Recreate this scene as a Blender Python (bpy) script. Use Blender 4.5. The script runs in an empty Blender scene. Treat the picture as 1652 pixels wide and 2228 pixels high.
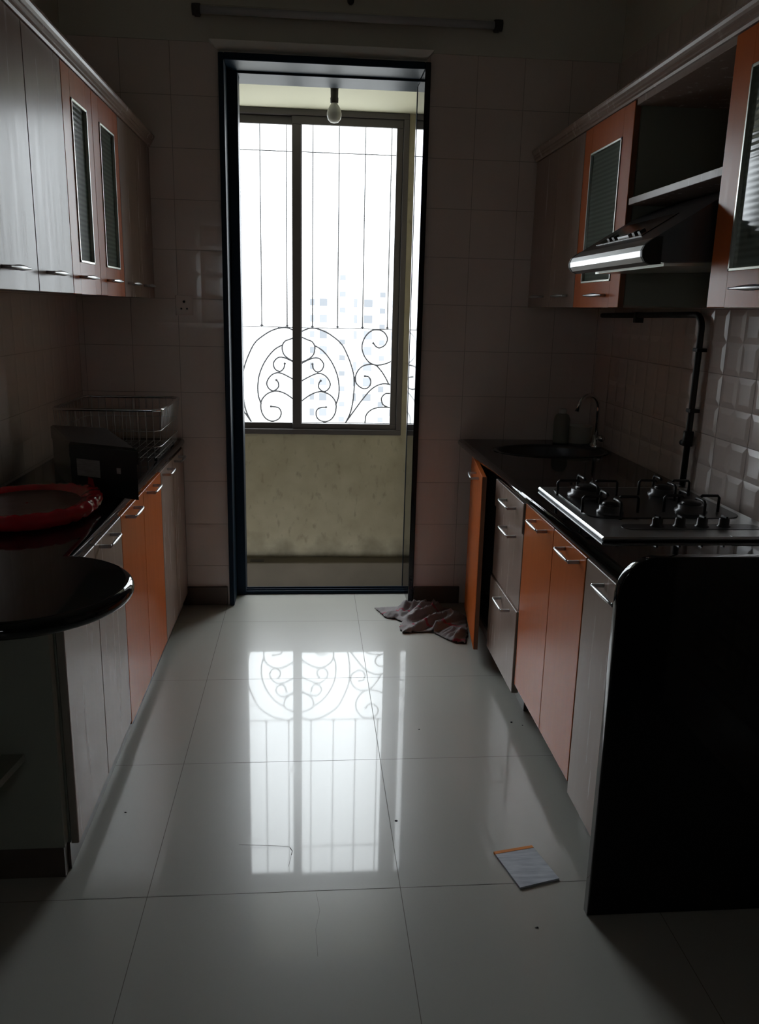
import bpy, math, random
from mathutils import Vector, Matrix, noise
random.seed(7)
S = bpy.context.scene
COL = S.collection
# ------------------------------------------------------------------ camera
R_ = Vector((0.99630, -0.08280, 0.02302)); U_ = Vector((-0.00238, 0.24112, 0.97049)); F_ = Vector((0.08591, 0.96696, -0.24003))
cam_d = bpy.data.cameras.new('camera'); cam = bpy.data.objects.new('camera', cam_d); COL.objects.link(cam)
m = Matrix((R_, U_, -F_)).transposed().to_4x4(); m.translation = Vector((0, 0, 1.3668)); cam.matrix_world = m
cam_d.sensor_fit = 'VERTICAL'; cam_d.sensor_height = 36.0; cam_d.lens = 1785.29 / 2228 * 36.0
cam_d.clip_start = 0.02; cam_d.clip_end = 1000
S.camera = cam
# ------------------------------------------------------------------ sky and exposure
SKY = 10.0
w = bpy.data.worlds.new('sky'); S.world = w; w.use_nodes = True
nt = w.node_tree; nt.nodes.clear()
out = nt.nodes.new('ShaderNodeOutputWorld'); bg = nt.nodes.new('ShaderNodeBackground')
tc = nt.nodes.new('ShaderNodeTexCoord'); sp = nt.nodes.new('ShaderNodeSeparateXYZ'); rp = nt.nodes.new('ShaderNodeValToRGB')
nt.links.new(tc.outputs['Generated'], sp.inputs[0])
ma = nt.nodes.new('ShaderNodeMath'); ma.operation = 'MULTIPLY_ADD'; ma.inputs[1].default_value = 0.5; ma.inputs[2].default_value = 0.5
nt.links.new(sp.outputs['Z'], ma.inputs[0]); nt.links.new(ma.outputs[0], rp.inputs[0])
e = rp.color_ramp.elements; e[0].position = 0.40; e[0].color = (0.20, 0.203, 0.197, 1); e[1].position = 0.52; e[1].color = (0.50, 0.53, 0.555, 1)
e2 = e.new(0.80); e2.color = (0.92, 0.965, 1.0, 1)
nt.links.new(rp.outputs[0], bg.inputs['Color']); bg.inputs['Strength'].default_value = SKY
nt.links.new(bg.outputs[0], out.inputs[0])
S.view_settings.view_transform = 'Standard'; S.view_settings.look = 'None'
S.view_settings.exposure = 0.3; S.view_settings.gamma = 1.0; S.view_settings.use_curve_mapping = False

# ------------------------------------------------------------------ materials
def mat(name, col, rough=0.5, metal=0.0, var=0.0, scale=5.0, stretch=(1, 1, 1), col2=None, bump=0.0, bscale=60.0,
        spec=0.5, rvar=0.0, ior=1.5, detail=4.0):
    mt = bpy.data.materials.new(name); mt.use_nodes = True
    t = mt.node_tree; b = t.nodes['Principled BSDF']
    b.inputs['Base Color'].default_value = (*col, 1); b.inputs['Roughness'].default_value = rough
    b.inputs['Metallic'].default_value = metal; b.inputs['IOR'].default_value = ior
    b.inputs['Specular IOR Level'].default_value = spec
    g = t.nodes.new('ShaderNodeNewGeometry'); mp = t.nodes.new('ShaderNodeMapping'); mp.inputs['Scale'].default_value = stretch
    t.links.new(g.outputs['Position'], mp.inputs[0])
    if var or rvar:
        n = t.nodes.new('ShaderNodeTexNoise'); n.inputs['Scale'].default_value = scale; n.inputs['Detail'].default_value = detail
        t.links.new(mp.outputs[0], n.inputs['Vector'])
        if var:
            r = t.nodes.new('ShaderNodeValToRGB'); r.color_ramp.elements[0].position = 0.3; r.color_ramp.elements[1].position = 0.7
            c2 = col2 or tuple(c * (1 - var) for c in col)
            r.color_ramp.elements[0].color = (*c2, 1); r.color_ramp.elements[1].color = (*col, 1)
            t.links.new(n.outputs['Fac'], r.inputs[0]); t.links.new(r.outputs[0], b.inputs['Base Color'])
        if rvar:
            mr = t.nodes.new('ShaderNodeMapRange'); mr.inputs['From Min'].default_value = 0.3; mr.inputs['From Max'].default_value = 0.7
            mr.inputs['To Min'].default_value = rough; mr.inputs['To Max'].default_value = rough + rvar
            t.links.new(n.outputs['Fac'], mr.inputs[0]); t.links.new(mr.outputs[0], b.inputs['Roughness'])
    if bump:
        n2 = t.nodes.new('ShaderNodeTexNoise'); n2.inputs['Scale'].default_value = bscale; n2.inputs['Detail'].default_value = 3
        t.links.new(mp.outputs[0], n2.inputs['Vector'])
        bp = t.nodes.new('ShaderNodeBump'); bp.inputs['Strength'].default_value = bump; bp.inputs['Distance'].default_value = 0.002
        t.links.new(n2.outputs['Fac'], bp.inputs['Height']); t.links.new(bp.outputs[0], b.inputs['Normal'])
    return mt

M = {}
M['floor'] = mat('polished_floor_tile', (0.42, 0.42, 0.385), 0.04, var=0.06, scale=2.5, rvar=0.03, bump=0.03, bscale=3)
_b = M['floor'].node_tree.nodes['Principled BSDF']
_b.inputs['Coat Weight'].default_value = 0.46; _b.inputs['Specular IOR Level'].default_value = 0.32; _b.inputs['Coat Roughness'].default_value = 0.035
for _l in list(_b.inputs['Roughness'].links): M['floor'].node_tree.links.remove(_l)
_b.inputs['Roughness'].default_value = 0.28
_t = M['floor'].node_tree; _g = _t.nodes.new('ShaderNodeNewGeometry'); _n = _t.nodes.new('ShaderNodeTexNoise'); _n.inputs['Scale'].default_value = 7; _n.inputs['Detail'].default_value = 9; _n.inputs['Roughness'].default_value = 0.7
_t.links.new(_g.outputs['Position'], _n.inputs['Vector'])
_r = _t.nodes.new('ShaderNodeMapRange'); _r.inputs['From Min'].default_value = 0.60; _r.inputs['From Max'].default_value = 0.70; _r.inputs['To Min'].default_value = 0.035; _r.inputs['To Max'].default_value = 0.16
_t.links.new(_n.outputs['Fac'], _r.inputs[0]); _t.links.new(_r.outputs[0], _b.inputs['Coat Roughness'])
M['grout'] = mat('dark_grout', (0.17, 0.16, 0.14), 0.8)
M['tile'] = mat('glazed_wall_tile', (0.80, 0.69, 0.64), 0.16, var=0.08, scale=3)
M['tilegrout'] = mat('tile_grout', (0.44, 0.37, 0.33), 0.8)
M['paint'] = mat('cream_wall_paint', (0.68, 0.66, 0.58), 0.7, var=0.06, scale=2)
M['dim'] = mat('bounce_cutting_dark_paint', (0.26, 0.24, 0.20), 0.8, var=0.1, scale=2)  # unseen walls near the camera, darkened to cut bounced light
M['skirting'] = mat('brown_skirting_tile', (0.10, 0.075, 0.06), 0.35, var=0.15)
M['granite'] = mat('black_granite', (0.005, 0.006, 0.008), 0.05, spec=0.42, var=0.4, scale=220, col2=(0.002, 0.002, 0.003))
M['honed'] = mat('honed_black_granite', (0.005, 0.0055, 0.0065), 0.32, spec=0.3)
M['beige'] = mat('beige_wood_laminate', (0.41, 0.31, 0.27), 0.23, spec=0.13, var=0.05, scale=9, stretch=(5, 5, 0.35), bump=0.05, bscale=40, rvar=0.05)
M['orange'] = mat('orange_wood_laminate', (0.68, 0.165, 0.040), 0.22, spec=0.14, var=0.06, scale=9, stretch=(5, 5, 0.35), bump=0.05, bscale=40, rvar=0.05)
M['edgebeige'] = mat('beige_door_edging', (0.26, 0.23, 0.19), 0.5)
M['edge'] = mat('brown_door_edging', (0.22, 0.09, 0.045), 0.5)
M['carcass'] = mat('grey_green_board', (0.27, 0.29, 0.24), 0.45, var=0.06)
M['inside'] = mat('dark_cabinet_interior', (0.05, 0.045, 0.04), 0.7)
M['alu'] = mat('aluminium_trim', (0.62, 0.64, 0.58), 0.3, metal=1.0)
M['steel'] = mat('brushed_steel', (0.55, 0.56, 0.57), 0.30, metal=1.0, rvar=0.1, scale=4, stretch=(60, 1, 60))
M['chrome'] = mat('chrome', (0.75, 0.76, 0.78), 0.12, metal=1.0)
M['darksteel'] = mat('dark_steel', (0.10, 0.10, 0.105), 0.32, metal=0.7)
M['black'] = mat('black_enamel', (0.012, 0.012, 0.013), 0.3)
M['rubber'] = mat('black_rubber', (0.012, 0.012, 0.012), 0.55)
M['frame'] = mat('brown_window_aluminium', (0.070, 0.060, 0.062), 0.4)
M['iron'] = mat('painted_grille_iron', (0.045, 0.045, 0.05), 0.5)
M['bar'] = mat('glare_lightened_grille_rod', (0.08, 0.08, 0.085), 0.5)  # sky glare on the bars put into a lighter colour than the scrolls
M['doorframe'] = mat('bloom_tinted_door_frame', (0.009, 0.024, 0.046), 0.42, spec=0.13)  # blue of the doorway bloom is put into the base colour
M['white'] = mat('white_plastic', (0.60, 0.60, 0.56), 0.4)
M['paper'] = mat('white_paper', (0.66, 0.70, 0.76), 0.7, var=0.35, scale=14, stretch=(1, 7, 1), col2=(0.40, 0.44, 0.52))
M['orangepaper'] = mat('orange_paper', (0.75, 0.25, 0.03), 0.6)
M['pipe'] = mat('black_gas_pipe', (0.012, 0.011, 0.009), 0.4)
M['brass'] = mat('old_brass', (0.25, 0.17, 0.08), 0.4, metal=0.8)
M['box'] = mat('black_carton', (0.026, 0.029, 0.03), 0.27, var=0.3, scale=6)
M['label'] = mat('grey_label', (0.30, 0.29, 0.27), 0.6, var=0.3, scale=30, stretch=(1, 1, 6))
M['tubeglass'] = mat('fluorescent_tube_glass', (0.50, 0.50, 0.52), 0.3)
M['mirror'] = mat('black_recess', (0.01, 0.01, 0.01), 0.2)
M['tower'] = mat('white_tower_render', (0.80, 0.80, 0.80), 0.9)
M['towerwin'] = mat('grey_tower_glass', (0.150, 0.155, 0.170), 0.9, spec=0.0)
M['towerrec'] = mat('grey_tower_recess', (0.125, 0.13, 0.14), 0.9, spec=0.0)

def stained_plaster():
    mt = mat('stained_balcony_plaster', (0.46, 0.42, 0.315), 0.85, var=0.2, scale=9, col2=(0.385, 0.345, 0.25), bump=0.5, bscale=45, detail=8)
    t = mt.node_tree; b = t.nodes['Principled BSDF']; src = b.inputs['Base Color'].links[0].from_socket
    g = t.nodes.new('ShaderNodeNewGeometry'); mp = t.nodes.new('ShaderNodeMapping'); mp.inputs['Scale'].default_value = (26, 26, 13)
    t.links.new(g.outputs['Position'], mp.inputs[0])
    n = t.nodes.new('ShaderNodeTexNoise'); n.inputs['Scale'].default_value = 1.2; n.inputs['Detail'].default_value = 9
    t.links.new(mp.outputs[0], n.inputs['Vector'])
    r = t.nodes.new('ShaderNodeValToRGB'); r.color_ramp.elements[0].position = 0.27; r.color_ramp.elements[0].color = (0.33, 0.33, 0.33, 1)
    r.color_ramp.elements[1].position = 0.42; r.color_ramp.elements[1].color = (0, 0, 0, 1)
    t.links.new(n.outputs['Fac'], r.inputs[0])
    # damp dirt band with its own ragged outline near the ledge
    s = t.nodes.new('ShaderNodeSeparateXYZ'); t.links.new(g.outputs['Position'], s.inputs[0])
    n2 = t.nodes.new('ShaderNodeTexNoise'); n2.inputs['Scale'].default_value = 7; n2.inputs['Detail'].default_value = 8
    t.links.new(g.outputs['Position'], n2.inputs['Vector'])
    ad = t.nodes.new('ShaderNodeMath'); ad.operation = 'MULTIPLY_ADD'; ad.inputs[1].default_value = 0.36
    t.links.new(n2.outputs['Fac'], ad.inputs[0]); t.links.new(s.outputs['Z'], ad.inputs[2])
    mr = t.nodes.new('ShaderNodeMapRange'); mr.inputs['From Min'].default_value = 0.04; mr.inputs['From Max'].default_value = 0.20
    mr.inputs['To Min'].default_value = 0.75; mr.inputs['To Max'].default_value = 0.0
    t.links.new(ad.outputs[0], mr.inputs[0])
    mx = t.nodes.new('ShaderNodeMath'); mx.operation = 'MAXIMUM'
    t.links.new(r.outputs[0], mx.inputs[0]); t.links.new(mr.outputs[0], mx.inputs[1])
    mix = t.nodes.new('ShaderNodeMix'); mix.data_type = 'RGBA'; mix.inputs['B'].default_value = (0.085, 0.07, 0.045, 1)
    t.links.new(mx.outputs[0], mix.inputs['Factor']); t.links.new(src, mix.inputs['A']); t.links.new(mix.outputs['Result'], b.inputs['Base Color'])
    return mt
M['plaster'] = stained_plaster()
M['balcony'] = mat('balcony_wall_paint', (0.13, 0.108, 0.08), 0.8, var=0.2, scale=5, bump=0.3, bscale=30)
M['balconyfloor'] = mat('dusty_balcony_floor', (0.24, 0.21, 0.15), 0.8, var=0.3, scale=8)
M['soffit'] = mat('balcony_ceiling_paint', (0.86, 0.86, 0.70), 0.8)
M['clean'] = mat('white_plaster_drip_edge', (0.78, 0.78, 0.72), 0.7)

def ribbed_glass(name, col):
    mt = bpy.data.materials.new(name); mt.use_nodes = True
    t = mt.node_tree; b = t.nodes['Principled BSDF']
    b.inputs['Base Color'].default_value = (*col, 1); b.inputs['Roughness'].default_value = 0.09; b.inputs['IOR'].default_value = 1.5
    g = t.nodes.new('ShaderNodeNewGeometry'); wv = t.nodes.new('ShaderNodeTexWave'); wv.bands_direction = 'Z'; wv.inputs['Scale'].default_value = 22
    t.links.new(g.outputs['Position'], wv.inputs['Vector'])
    r = t.nodes.new('ShaderNodeValToRGB'); r.color_ramp.elements[0].color = (*[c * 0.75 for c in col], 1); r.color_ramp.elements[1].color = (*col, 1)
    t.links.new(wv.outputs['Fac'], r.inputs[0]); t.links.new(r.outputs[0], b.inputs['Base Color'])
    bp = t.nodes.new('ShaderNodeBump'); bp.inputs['Strength'].default_value = 0.12; bp.inputs['Distance'].default_value = 0.001
    t.links.new(wv.outputs['Fac'], bp.inputs['Height']); t.links.new(bp.outputs[0], b.inputs['Normal'])
    return mt
M['ribbed'] = ribbed_glass('ribbed_cabinet_glass', (0.20, 0.26, 0.225))

def clear_glass():
    mt = bpy.data.materials.new('window_glass'); mt.use_nodes = True
    t = mt.node_tree; t.nodes.clear()
    o = t.nodes.new('ShaderNodeOutputMaterial'); tr = t.nodes.new('ShaderNodeBsdfTransparent'); gl = t.nodes.new('ShaderNodeBsdfGlossy')
    gl.inputs['Roughness'].default_value = 0.02; tr.inputs['Color'].default_value = (0.96, 0.98, 0.98, 1)
    fr = t.nodes.new('ShaderNodeFresnel'); fr.inputs['IOR'].default_value = 1.45; mx = t.nodes.new('ShaderNodeMixShader')
    t.links.new(fr.outputs[0], mx.inputs[0]); t.links.new(tr.outputs[0], mx.inputs[1]); t.links.new(gl.outputs[0], mx.inputs[2])
    t.links.new(mx.outputs[0], o.inputs[0])
    return mt
M['glass'] = clear_glass()

def plastic_red():
    mt = mat('red_plastic_film', (0.50, 0.012, 0.03), 0.13, var=0.35, scale=7, bump=1.0, bscale=38)
    return mt
M['red'] = plastic_red()
M['redfilm'] = mat('dark_film_over_tray', (0.075, 0.02, 0.018), 0.3, var=0.4, scale=9, bump=0.5, bscale=22)

def cloth():
    mt = mat('grey_dish_cloth', (0.27, 0.25, 0.255), 0.9, bump=0.6, bscale=260)
    t = mt.node_tree; b = t.nodes['Principled BSDF']
    tc = t.nodes.new('ShaderNodeTexCoord'); s = t.nodes.new('ShaderNodeSeparateXYZ'); t.links.new(tc.outputs['Object'], s.inputs[0])
    n = t.nodes.new('ShaderNodeTexNoise'); n.inputs['Scale'].default_value = 5; t.links.new(tc.outputs['Object'], n.inputs['Vector'])
    a = t.nodes.new('ShaderNodeMath'); a.operation = 'MULTIPLY_ADD'; a.inputs[1].default_value = 0.05; t.links.new(n.outputs['Fac'], a.inputs[0]); t.links.new(s.outputs['Y'], a.inputs[2])
    f = t.nodes.new('ShaderNodeMath'); f.operation = 'PINGPONG'; f.inputs[1].default_value = 0.085; t.links.new(a.outputs[0], f.inputs[0])
    c = t.nodes.new('ShaderNodeMath'); c.operation = 'LESS_THAN'; c.inputs[1].default_value = 0.005; t.links.new(f.outputs[0], c.inputs[0])
    mix = t.nodes.new('ShaderNodeMix'); mix.data_type = 'RGBA'; mix.inputs['A'].default_value = (0.22, 0.20, 0.205, 1); mix.inputs['B'].default_value = (0.30, 0.06, 0.09, 1)
    t.links.new(c.outputs[0], mix.inputs['Factor']); t.links.new(mix.outputs['Result'], b.inputs['Base Color'])
    return mt
M['cloth'] = cloth()

# ------------------------------------------------------------------ mesh helpers
class MB:
    def __init__(s): s.v = []; s.f = []; s.m = []; s.sm = []
    def add(s, vs, fs, mi=0, smooth=False):
        o = len(s.v); s.v += [Vector(p) for p in vs]
        for q in fs: s.f.append([i + o for i in q]); s.m.append(mi); s.sm.append(smooth)
        return s
    def box(s, x0, x1, y0, y1, z0, z1, mi=0, b=0.0):
        if x1 < x0: x0, x1 = x1, x0
        if y1 < y0: y0, y1 = y1, y0
        if b <= 0:
            vs = [(x, y, z) for z in (z0, z1) for y in (y0, y1) for x in (x0, x1)]
            return s.add(vs, [(0, 2, 3, 1), (4, 5, 7, 6), (0, 1, 5, 4), (2, 6, 7, 3), (0, 4, 6, 2), (1, 3, 7, 5)], mi)
        b = min(b, (x1 - x0) / 2.01, (y1 - y0) / 2.01, (z1 - z0) / 2.01)
        # chamfered box: 24 verts
        vs = []; idx = {}
        for i, x in enumerate((x0, x1)):
            for j, y in enumerate((y0, y1)):
                for k, z in enumerate((z0, z1)):
                    dx = b if i == 0 else -b; dy = b if j == 0 else -b; dz = b if k == 0 else -b
                    idx[i, j, k, 'x'] = len(vs); vs.append((x, y + dy, z + dz))
                    idx[i, j, k, 'y'] = len(vs); vs.append((x + dx, y, z + dz))
                    idx[i, j, k, 'z'] = len(vs); vs.append((x + dx, y + dy, z))
        g = lambda i, j, k, a: idx[i, j, k, a]
        fs = []
        for i in (0, 1):
            q = [g(i, 0, 0, 'x'), g(i, 1, 0, 'x'), g(i, 1, 1, 'x'), g(i, 0, 1, 'x')]; fs.append(q if i else q[::-1])
            q = [g(0, i, 0, 'y'), g(0, i, 1, 'y'), g(1, i, 1, 'y'), g(1, i, 0, 'y')]; fs.append(q if i else q[::-1])
            q = [g(0, 0, i, 'z'), g(1, 0, i, 'z'), g(1, 1, i, 'z'), g(0, 1, i, 'z')]; fs.append(q if i else q[::-1])
        for i in (0, 1):
            for j in (0, 1):
                for t_, q in (('z', [g(i, j, 0, 'x'), g(i, j, 1, 'x'), g(i, j, 1, 'y'), g(i, j, 0, 'y')]),
                              ('y', [g(i, 0, j, 'x'), g(i, 1, j, 'x'), g(i, 1, j, 'z'), g(i, 0, j, 'z')]),
                              ('x', [g(0, i, j, 'y'), g(1, i, j, 'y'), g(1, i, j, 'z'), g(0, i, j, 'z')])):
                    fs.append(q)
                for k in (0, 1): pass
        for i in (0, 1):
            for j in (0, 1):
                for k in (0, 1): fs.append([g(i, j, k, 'x'), g(i, j, k, 'y'), g(i, j, k, 'z')])
        return s.add(vs, fs, mi)
    def tube(s, pts, r, n=10, mi=0, closed=False, caps=True, flat=1.0):
        pts = [Vector(p) for p in pts]; N = len(pts); rr = r if isinstance(r, (list, tuple)) else [r] * N
        tang = []
        for i in range(N):
            a = pts[(i - 1) % N] if closed else pts[max(i - 1, 0)]; b = pts[(i + 1) % N] if closed else pts[min(i + 1, N - 1)]
            tang.append((b - a).normalized())
        up = Vector((0, 0, 1)) if abs(tang[0].z) < 0.9 else Vector((1, 0, 0))
        nrm = (up - tang[0] * up.dot(tang[0])).normalized(); vs = []
        for i in range(N):
            nrm = (nrm - tang[i] * nrm.dot(tang[i])).normalized(); bi = tang[i].cross(nrm)
            for k in range(n):
                a = 2 * math.pi * k / n; vs.append(pts[i] + (nrm * math.cos(a) * flat + bi * math.sin(a)) * rr[i])
        fs = []
        for i in range(N if closed else N - 1):
            j = (i + 1) % N
            for k in range(n): fs.append((i * n + k, i * n + (k + 1) % n, j * n + (k + 1) % n, j * n + k))
        s.add(vs, fs, mi, True)
        if caps and not closed:
            o = len(s.v) - len(vs)
            s.f.append([o + k for k in range(n)][::-1]); s.m.append(mi); s.sm.append(False)
            s.f.append([o + (N - 1) * n + k for k in range(n)]); s.m.append(mi); s.sm.append(False)
        return s
    def lathe(s, prof, c, n=32, mi=0, axis='z'):
        vs = []
        for r, z in prof:
            for k in range(n):
                a = 2 * math.pi * k / n; p = (r * math.cos(a), r * math.sin(a), z)
                if axis == 'y': p = (p[0], p[2], p[1])
                if axis == 'x': p = (p[2], p[0], p[1])
                vs.append(Vector(p) + Vector(c))
        fs = [(i * n + k, i * n + (k + 1) % n, (i + 1) * n + (k + 1) % n, (i + 1) * n + k) for i in range(len(prof) - 1) for k in range(n)]
        return s.add(vs, fs, mi, True)
    def prism(s, poly, a0, a1, axis='y', mi=0):
        def P(p, a):
            if axis == 'y': return (p[0], a, p[1])
            if axis == 'x': return (a, p[0], p[1])
            return (p[0], p[1], a)
        n = len(poly); vs = [P(p, a0) for p in poly] + [P(p, a1) for p in poly]
        fs = [tuple(range(n)), tuple(range(2 * n - 1, n - 1, -1))] + [(i, i + n, (i + 1) % n + n, (i + 1) % n) for i in range(n)]
        return s.add(vs, fs, mi)
    def build(s, name, mats, parent=None, label=None, fixn=True):
        if not isinstance(mats, (list, tuple)): mats = [mats]
        off = Vector((0, 0, 0))
        r = parent
        while r is not None:
            off += r.location; r = r.parent
        me = bpy.data.meshes.new(name); me.from_pydata([tuple(p - off) for p in s.v], [], s.f)
        for x in mats: me.materials.append(M[x])
        for i, p in enumerate(me.polygons): p.material_index = s.m[i]; p.use_smooth = s.sm[i]
        me.update()
        if fixn:
            import bmesh
            bm = bmesh.new(); bm.from_mesh(me); bmesh.ops.recalc_face_normals(bm, faces=bm.faces); bm.to_mesh(me); bm.free()
        o = bpy.data.objects.new(name, me); COL.objects.link(o)
        if parent: o.parent = parent
        if label: o['label'] = label
        return o

def thing(name, label, cat, loc=(0, 0, 0), group=None):
    o = bpy.data.objects.new(name, None); COL.objects.link(o); o.location = loc; o.empty_display_size = 0.05
    o['label'] = label; o['category'] = cat
    if group: o['group'] = group
    return o
def tag(o, label, cat, group=None):
    o['label'] = label; o['category'] = cat
    if group: o['group'] = group
    return o
def struct(o, label=None):
    o['kind'] = 'structure'
    if label: o['label'] = label
    return o
def copy_tree(o, delta, parent=None, label=None):
    c = o.copy(); COL.objects.link(c)
    if parent: c.parent = parent
    else: c.location = o.location + Vector(delta)
    if label: c['label'] = label
    for ch in list(o.children): copy_tree(ch, delta, c)
    return c
def spline(pts, k=6, closed=False):
    P = [Vector(p) for p in pts]; N = len(P); o = []
    for i in range(N if closed else N - 1):
        p0, p1, p2, p3 = (P[(i + j) % N] if closed else P[min(max(i + j, 0), N - 1)] for j in (-1, 0, 1, 2))
        for t in range(k):
            t /= k; o.append(0.5 * ((2 * p1) + (p2 - p0) * t + (2 * p0 - 5 * p1 + 4 * p2 - p3) * t * t + (3 * p1 - p0 - 3 * p2 + p3) * t ** 3))
    if not closed: o.append(P[-1])
    return o
def slab(name, loops, z0, z1, bev, mt, parent=None, axis='z', at=0.0):
    """2D outline (with holes) extruded into a slab with rounded edges"""
    cu = bpy.data.curves.new(name, 'CURVE'); cu.dimensions = '2D'; cu.fill_mode = 'BOTH'
    cu.extrude = (z1 - z0) / 2 - bev; cu.bevel_depth = bev; cu.bevel_resolution = 4; cu.offset = -bev
    for lp in loops:
        sp_ = cu.splines.new('POLY'); sp_.points.add(len(lp) - 1)
        for i, p in enumerate(lp): sp_.points[i].co = (p[0], p[1], 0, 1)
        sp_.use_cyclic_u = True
    tmp = bpy.data.objects.new('tmp', cu); COL.objects.link(tmp)
    me = bpy.data.meshes.new_from_object(tmp.evaluated_get(bpy.context.evaluated_depsgraph_get()))
    bpy.data.objects.remove(tmp); bpy.data.curves.remove(cu)
    off = Vector((0, 0, 0)) if parent is None else parent.location
    zc = (z0 + z1) / 2
    for v in me.vertices:
        x, y, z = v.co
        v.co = (Vector((x, y, z + zc)) if axis == 'z' else Vector((x, at + z, y))) - off
    me.materials.clear(); me.materials.append(M[mt]); me.update(); me.name = name
    o = bpy.data.objects.new(name, me); COL.objects.link(o)
    if parent: o.parent = parent
    return o
def arc(cx, cy, r, a0, a1, n):
    return [(cx + r * math.cos(math.radians(a0 + (a1 - a0) * i / n)), cy + r * math.sin(math.radians(a0 + (a1 - a0) * i / n))) for i in range(n + 1)]

# ------------------------------------------------------------------ dimensions
XL, XR, YB, YF, ZC = -0.985, 1.302, 3.695, -2.2, 2.85      # kitchen walls
DX0, DX1, DZ = -0.362, 0.484, 2.337                        # doorway in granite
YW = 3.95                                                  # balcony side of the wall
YP = 4.75                                                  # parapet wall
Z0 = 0.191                                                 # first tile joint

# ------------------------------------------------------------------ structure
f = MB(); f.box(XL - 0.1, XR + 0.1, YF - 0.1, 3.935, -0.12, -0.002, 1)
xs = [g_ for g_ in [-0.380 + 0.6043 * k for k in range(-2, 5)]]; ys = [1.708 + 0.587 * k for k in range(-8, 6)]
for i in range(len(xs) - 1):
    for j in range(len(ys) - 1):
        x0, x1 = max(xs[i] + 0.0009, XL), min(xs[i + 1] - 0.0009, XR); y0, y1 = max(ys[j] + 0.0009, YF), min(ys[j + 1] - 0.0009, 3.93)
        if x1 > x0 and y1 > y0: f.add([(x0, y0, 0), (x1, y0, 0), (x1, y1, 0), (x0, y1, 0)], [(0, 1, 2, 3)], 0)
fl = struct(f.build('floor', ['floor', 'grout'], fixn=False))
cr = MB()
for pts, r in (([(-.18, 1.894), (-.084, 1.885), (-.048, 1.879), (-.041, 1.86), (-.044, 1.831), (-.049, 1.801)], .0004),
               ([(-.046, 1.874), (-.0405, 1.862), (-.0425, 1.845)], .0010),
               ([(.02, 1.70), (.028, 1.64), (.018, 1.58), (.022, 1.50)], .0003)):
    cr.tube([(x, y, 0.0003) for x, y in pts], r, 6, flat=0.3)
cr.build('floor_crack', ['grout'], fl)

def tiled(name, o, u, v, n, u0, u1, v0, v1, gu, gv, emb=True, hh=.0019):
    """wall of 0.2 m tiles with four raised pillows each; o + U*u + V*v, n points into the room"""
    o, u, v, n = Vector(o), Vector(u), Vector(v), Vector(n); mb = MB()
    P = lambda a, b, h=0: o + u * a + v * b + n * h
    mb.add([P(u0, v0, -.002), P(u1, v0, -.002), P(u1, v1, -.002), P(u0, v1, -.002)], [(0, 1, 2, 3)], 1)
    mb.add([P(u0, v0, -.1), P(u1, v0, -.1), P(u1, v1, -.1), P(u0, v1, -.1)], [(0, 3, 2, 1)], 1)
    k0 = math.floor((u0 - gu) / .2) - 1; k1 = math.ceil((u1 - gu) / .2) + 1; j0 = math.floor((v0 - gv) / .2) - 1; j1 = math.ceil((v1 - gv) / .2) + 1
    for i in range(k0, k1):
        for j in range(j0, j1):
            a0, a1, b0, b1 = gu + .2 * i + .0012, gu + .2 * (i + 1) - .0012, gv + .2 * j + .0012, gv + .2 * (j + 1) - .0012
            ca0, ca1, cb0, cb1 = max(a0, u0), min(a1, u1), max(b0, v0), min(b1, v1)
            if ca1 - ca0 < .004 or cb1 - cb0 < .004: continue
            whole = emb and ca0 == a0 and ca1 == a1 and cb0 == b0 and cb1 == b1
            if not whole:
                mb.add([P(ca0, cb0), P(ca1, cb0), P(ca1, cb1), P(ca0, cb1), P(ca0, cb0, -.002), P(ca1, cb0, -.002), P(ca1, cb1, -.002), P(ca0, cb1, -.002)],
                       [(0, 1, 2, 3), (4, 5, 1, 0), (5, 6, 2, 1), (6, 7, 3, 2), (7, 4, 0, 3)]); continue
            for p in (0, 1):
                for q in (0, 1):
                    x0 = a0 + (a1 - a0) / 2 * p; x1 = a0 + (a1 - a0) / 2 * (p + 1); y0 = b0 + (b1 - b0) / 2 * q; y1 = b0 + (b1 - b0) / 2 * (q + 1)
                    t = .019; h = hh
                    mb.add([P(x0, y0, -hh / 5), P(x1, y0, -hh / 5), P(x1, y1, -hh / 5), P(x0, y1, -hh / 5), P(x0 + t, y0 + t, h), P(x1 - t, y0 + t, h), P(x1 - t, y1 - t, h), P(x0 + t, y1 - t, h)],
                           [(4, 5, 6, 7), (0, 1, 5, 4), (1, 2, 6, 5), (2, 3, 7, 6), (3, 0, 4, 7)])
    return mb
X, Y, Z = (1, 0, 0), (0, 1, 0), (0, 0, 1)
ZT = Z0 + 2.2
wb = tiled('wall_back', (0, YB, 0), X, Z, (0, -1, 0), XL, DX0, 0, ZT, -.362 + 0.0, Z0, hh=.0005)
w2 = tiled('wall_back', (0, YB, 0), X, Z, (0, -1, 0), DX1, XR, 0, ZT, .6934, Z0, hh=.0005)
wb.v_off = len(wb.v)
wb.add(w2.v, w2.f); wb.m[-len(w2.f):] = w2.m
wb.box(XL - .1, DX0, YB + .005, YW, -.1, ZC, 2); wb.box(DX1, XR + .1, YB + .005, YW, -.1, ZC, 2); wb.box(DX0, DX1, YB + .005, YW, DZ, ZC, 2)
wb.box(XL, XR, YB - .001, YB + .006, ZT, ZC, 3)                  # painted part above the tiles
wb.box(DX0, DX1, YB - .001, YB + .006, DZ, ZT, 3)
struct(wb.build('wall_back', ['tile', 'tilegrout', 'balcony', 'paint'], fixn=False))
wl = tiled('wall_left', (XL, 0, 0), Y, Z, (1, 0, 0), 0.5, YB, 0, ZT, YB, Z0, hh=.0006)
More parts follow.
